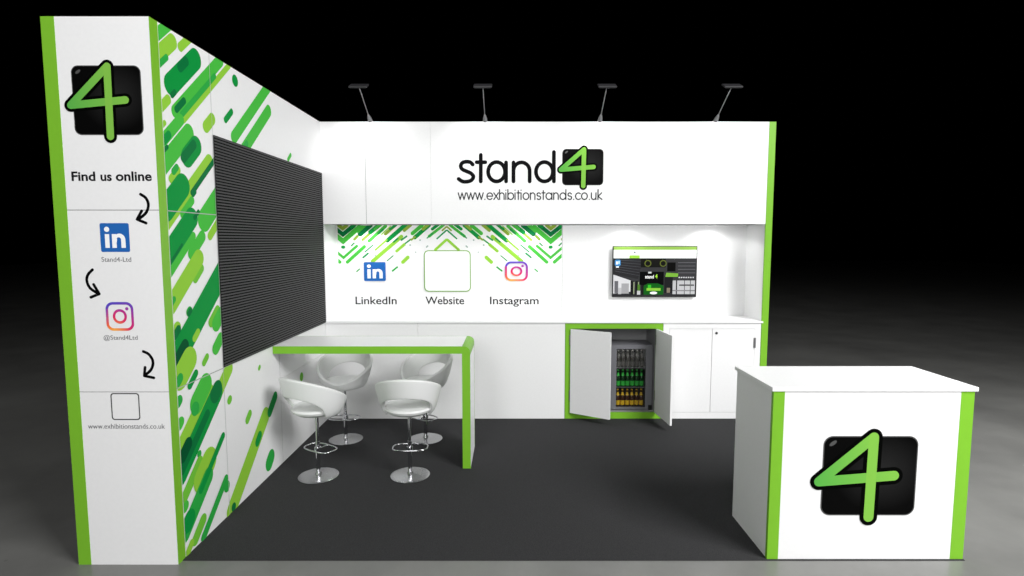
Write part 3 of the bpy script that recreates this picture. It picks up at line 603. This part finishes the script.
b=MB(); b.lathe([(.03,.418),(.085,.420),(.122,.429),(.149,.447),(.156,.461),(.148,.472),(.11,.478),(.06,.477),(.01,.476)],0,0,48); b.build('seat',M['stool'],st)
b=MB(); b.lathe([(.127,.0035),(.127,.0075),(.116,.0105),(.06,.0135),(.022,.018),(.018,.032)],0,0,48); b.build('base',M['chrome_base'],st)
b=MB(); b.lathe([(.0135,.020),(.0135,.235),(.0105,.237),(.0105,.420)],0,0,20); b.build('column',M['chrome'],st)
b=MB()
ring=[(.112*math.copysign(abs(math.cos(a))**.6,math.cos(a)), .022+.064*math.copysign(abs(math.sin(a))**.6,math.sin(a)),.183) for a in [2*PI*i/48 for i in range(48)]]
b.tube(ring,.0052,8,0,True); b.lathe([(.021,.170),(.021,.197)],0,0,20); b.tube([(0,.015,.183),(0,.084,.183)],.005,8); b.build('footrest',M['chrome'],st)
spots=[((.322,.980),-30,'white bar stool nearest the left wall in front of the table'),((.916,.990),2,'white bar stool in front of the table, nearest the leg panel'),
       ((.303,1.640),180,'white bar stool behind the table, nearest the left wall'),((.915,1.650),147,'white bar stool behind the table, nearest the leg panel')]
for i,((x,y),rz,lab) in enumerate(spots):
    if i==0: st.location=(x,y,0); st.rotation_euler=(0,0,math.radians(rz)); st['label']=lab
    else: dup(st,(x,y,0),math.radians(rz),lab)

# ------------------------------------------------------------------ reception counter
rc=thing('reception_counter','white reception counter with green corner strips and a black logo on its front','counter',(3.276,.25,.003))
b=MB(); b.box(2.806,3.746,.046,.462,.003,.826); b.build('body',M['white'],rc)
b=MB(); b.box(2.858,3.684,.041,.0465,.003,.826); b.build('front_panel',M['white'],rc)
bx('edge_strip',2.805,2.858,.0405,.060,.003,.826,M['green'],rc); bx('edge_strip',3.684,3.747,.0405,.060,.003,.826,M['green'],rc)
bx('worktop',2.796,3.760,.035,.472,.826,.846,M['white_top'],rc,bevel=.0015)
badge(front_plane(.041),3.05,3.498,.222,.611,rc)

# ------------------------------------------------------------------ lights
W=bpy.data.worlds.new('dark_hall'); S.world=W; W.use_nodes=True
W.node_tree.nodes['Background'].inputs[0].default_value=(0,0,0,1); W.node_tree.nodes['Background'].inputs[1].default_value=0
def area(name,loc,target,power,sx,sy=None,col=(1,1,1),spread=None):
    L=bpy.data.lights.new(name,'AREA'); L.energy=power; L.size=sx; L.color=col
    L.shape='RECTANGLE'; L.size_y=sy or sx
    if spread: L.spread=math.radians(spread)
    o=bpy.data.objects.new(name,L); COLL.objects.link(o); o.location=loc
    o.rotation_euler=(Vector(target)-Vector(loc)).to_track_quat('-Z','Y').to_euler()
    return o
def spot(name,loc,target,power,ang,blend=.6,size=.03):
    L=bpy.data.lights.new(name,'SPOT'); L.energy=power; L.spot_size=math.radians(ang); L.spot_blend=blend; L.shadow_soft_size=size
    o=bpy.data.objects.new(name,L); COLL.objects.link(o); o.location=loc
    o.rotation_euler=(Vector(target)-Vector(loc)).to_track_quat('-Z','Y').to_euler()
    return o
area('key_light',(6.4,-3.8,5.2),(1.9,1.2,.5),660,3.0)
area('front_light',(.6,-6.0,3.3),(1.2,1.2,1.1),212,2.6)
area('floor_fill',(-3.4,2.2,5.0),(-3.2,2.0,0),16,.8,spread=120)  # added fill that brightens the floor at far left, no real fixture
area('floor_fill',(5.6,-1.4,4.4),(5.5,.2,0),60,.8,spread=75)  # added fill for the floor at right front, no real fixture
area('top_light',(2.0,.6,4.6),(1.9,.9,0),12,2.5)
for x in (.414,1.358,2.302,3.254): spot('arm_lamp',(x,1.835,2.675),(x,YF,2.12),9,115,.9,.05)
for x in DL: spot('down_lamp',(x,2.37,1.655),(x,2.385,.9),4.5,156,.3,.06)
area('recess_fill',(1.85,2.25,1.655),(1.85,2.5,1.5),5,3.4,.05)  # added fill strip to even out the recess wall, no fitting there
area('fridge_lamp',(2.61,2.26,.592),(2.61,2.30,.1),.2,.2,.03)

# ------------------------------------------------------------------ camera
cd=bpy.data.cameras.new('camera'); cam=bpy.data.objects.new('camera',cd); COLL.objects.link(cam)
cd.sensor_width=36; cd.sensor_fit='HORIZONTAL'; cd.lens=552.18/1024*36; cd.clip_start=.05
cam.location=(1.5795,-2.4929,1.5304); cam.rotation_euler=(PI/2-.08627,0,0)
S.camera=cam
S.view_settings.view_transform='Standard'; S.view_settings.look='None'; S.view_settings.exposure=0; S.view_settings.gamma=1
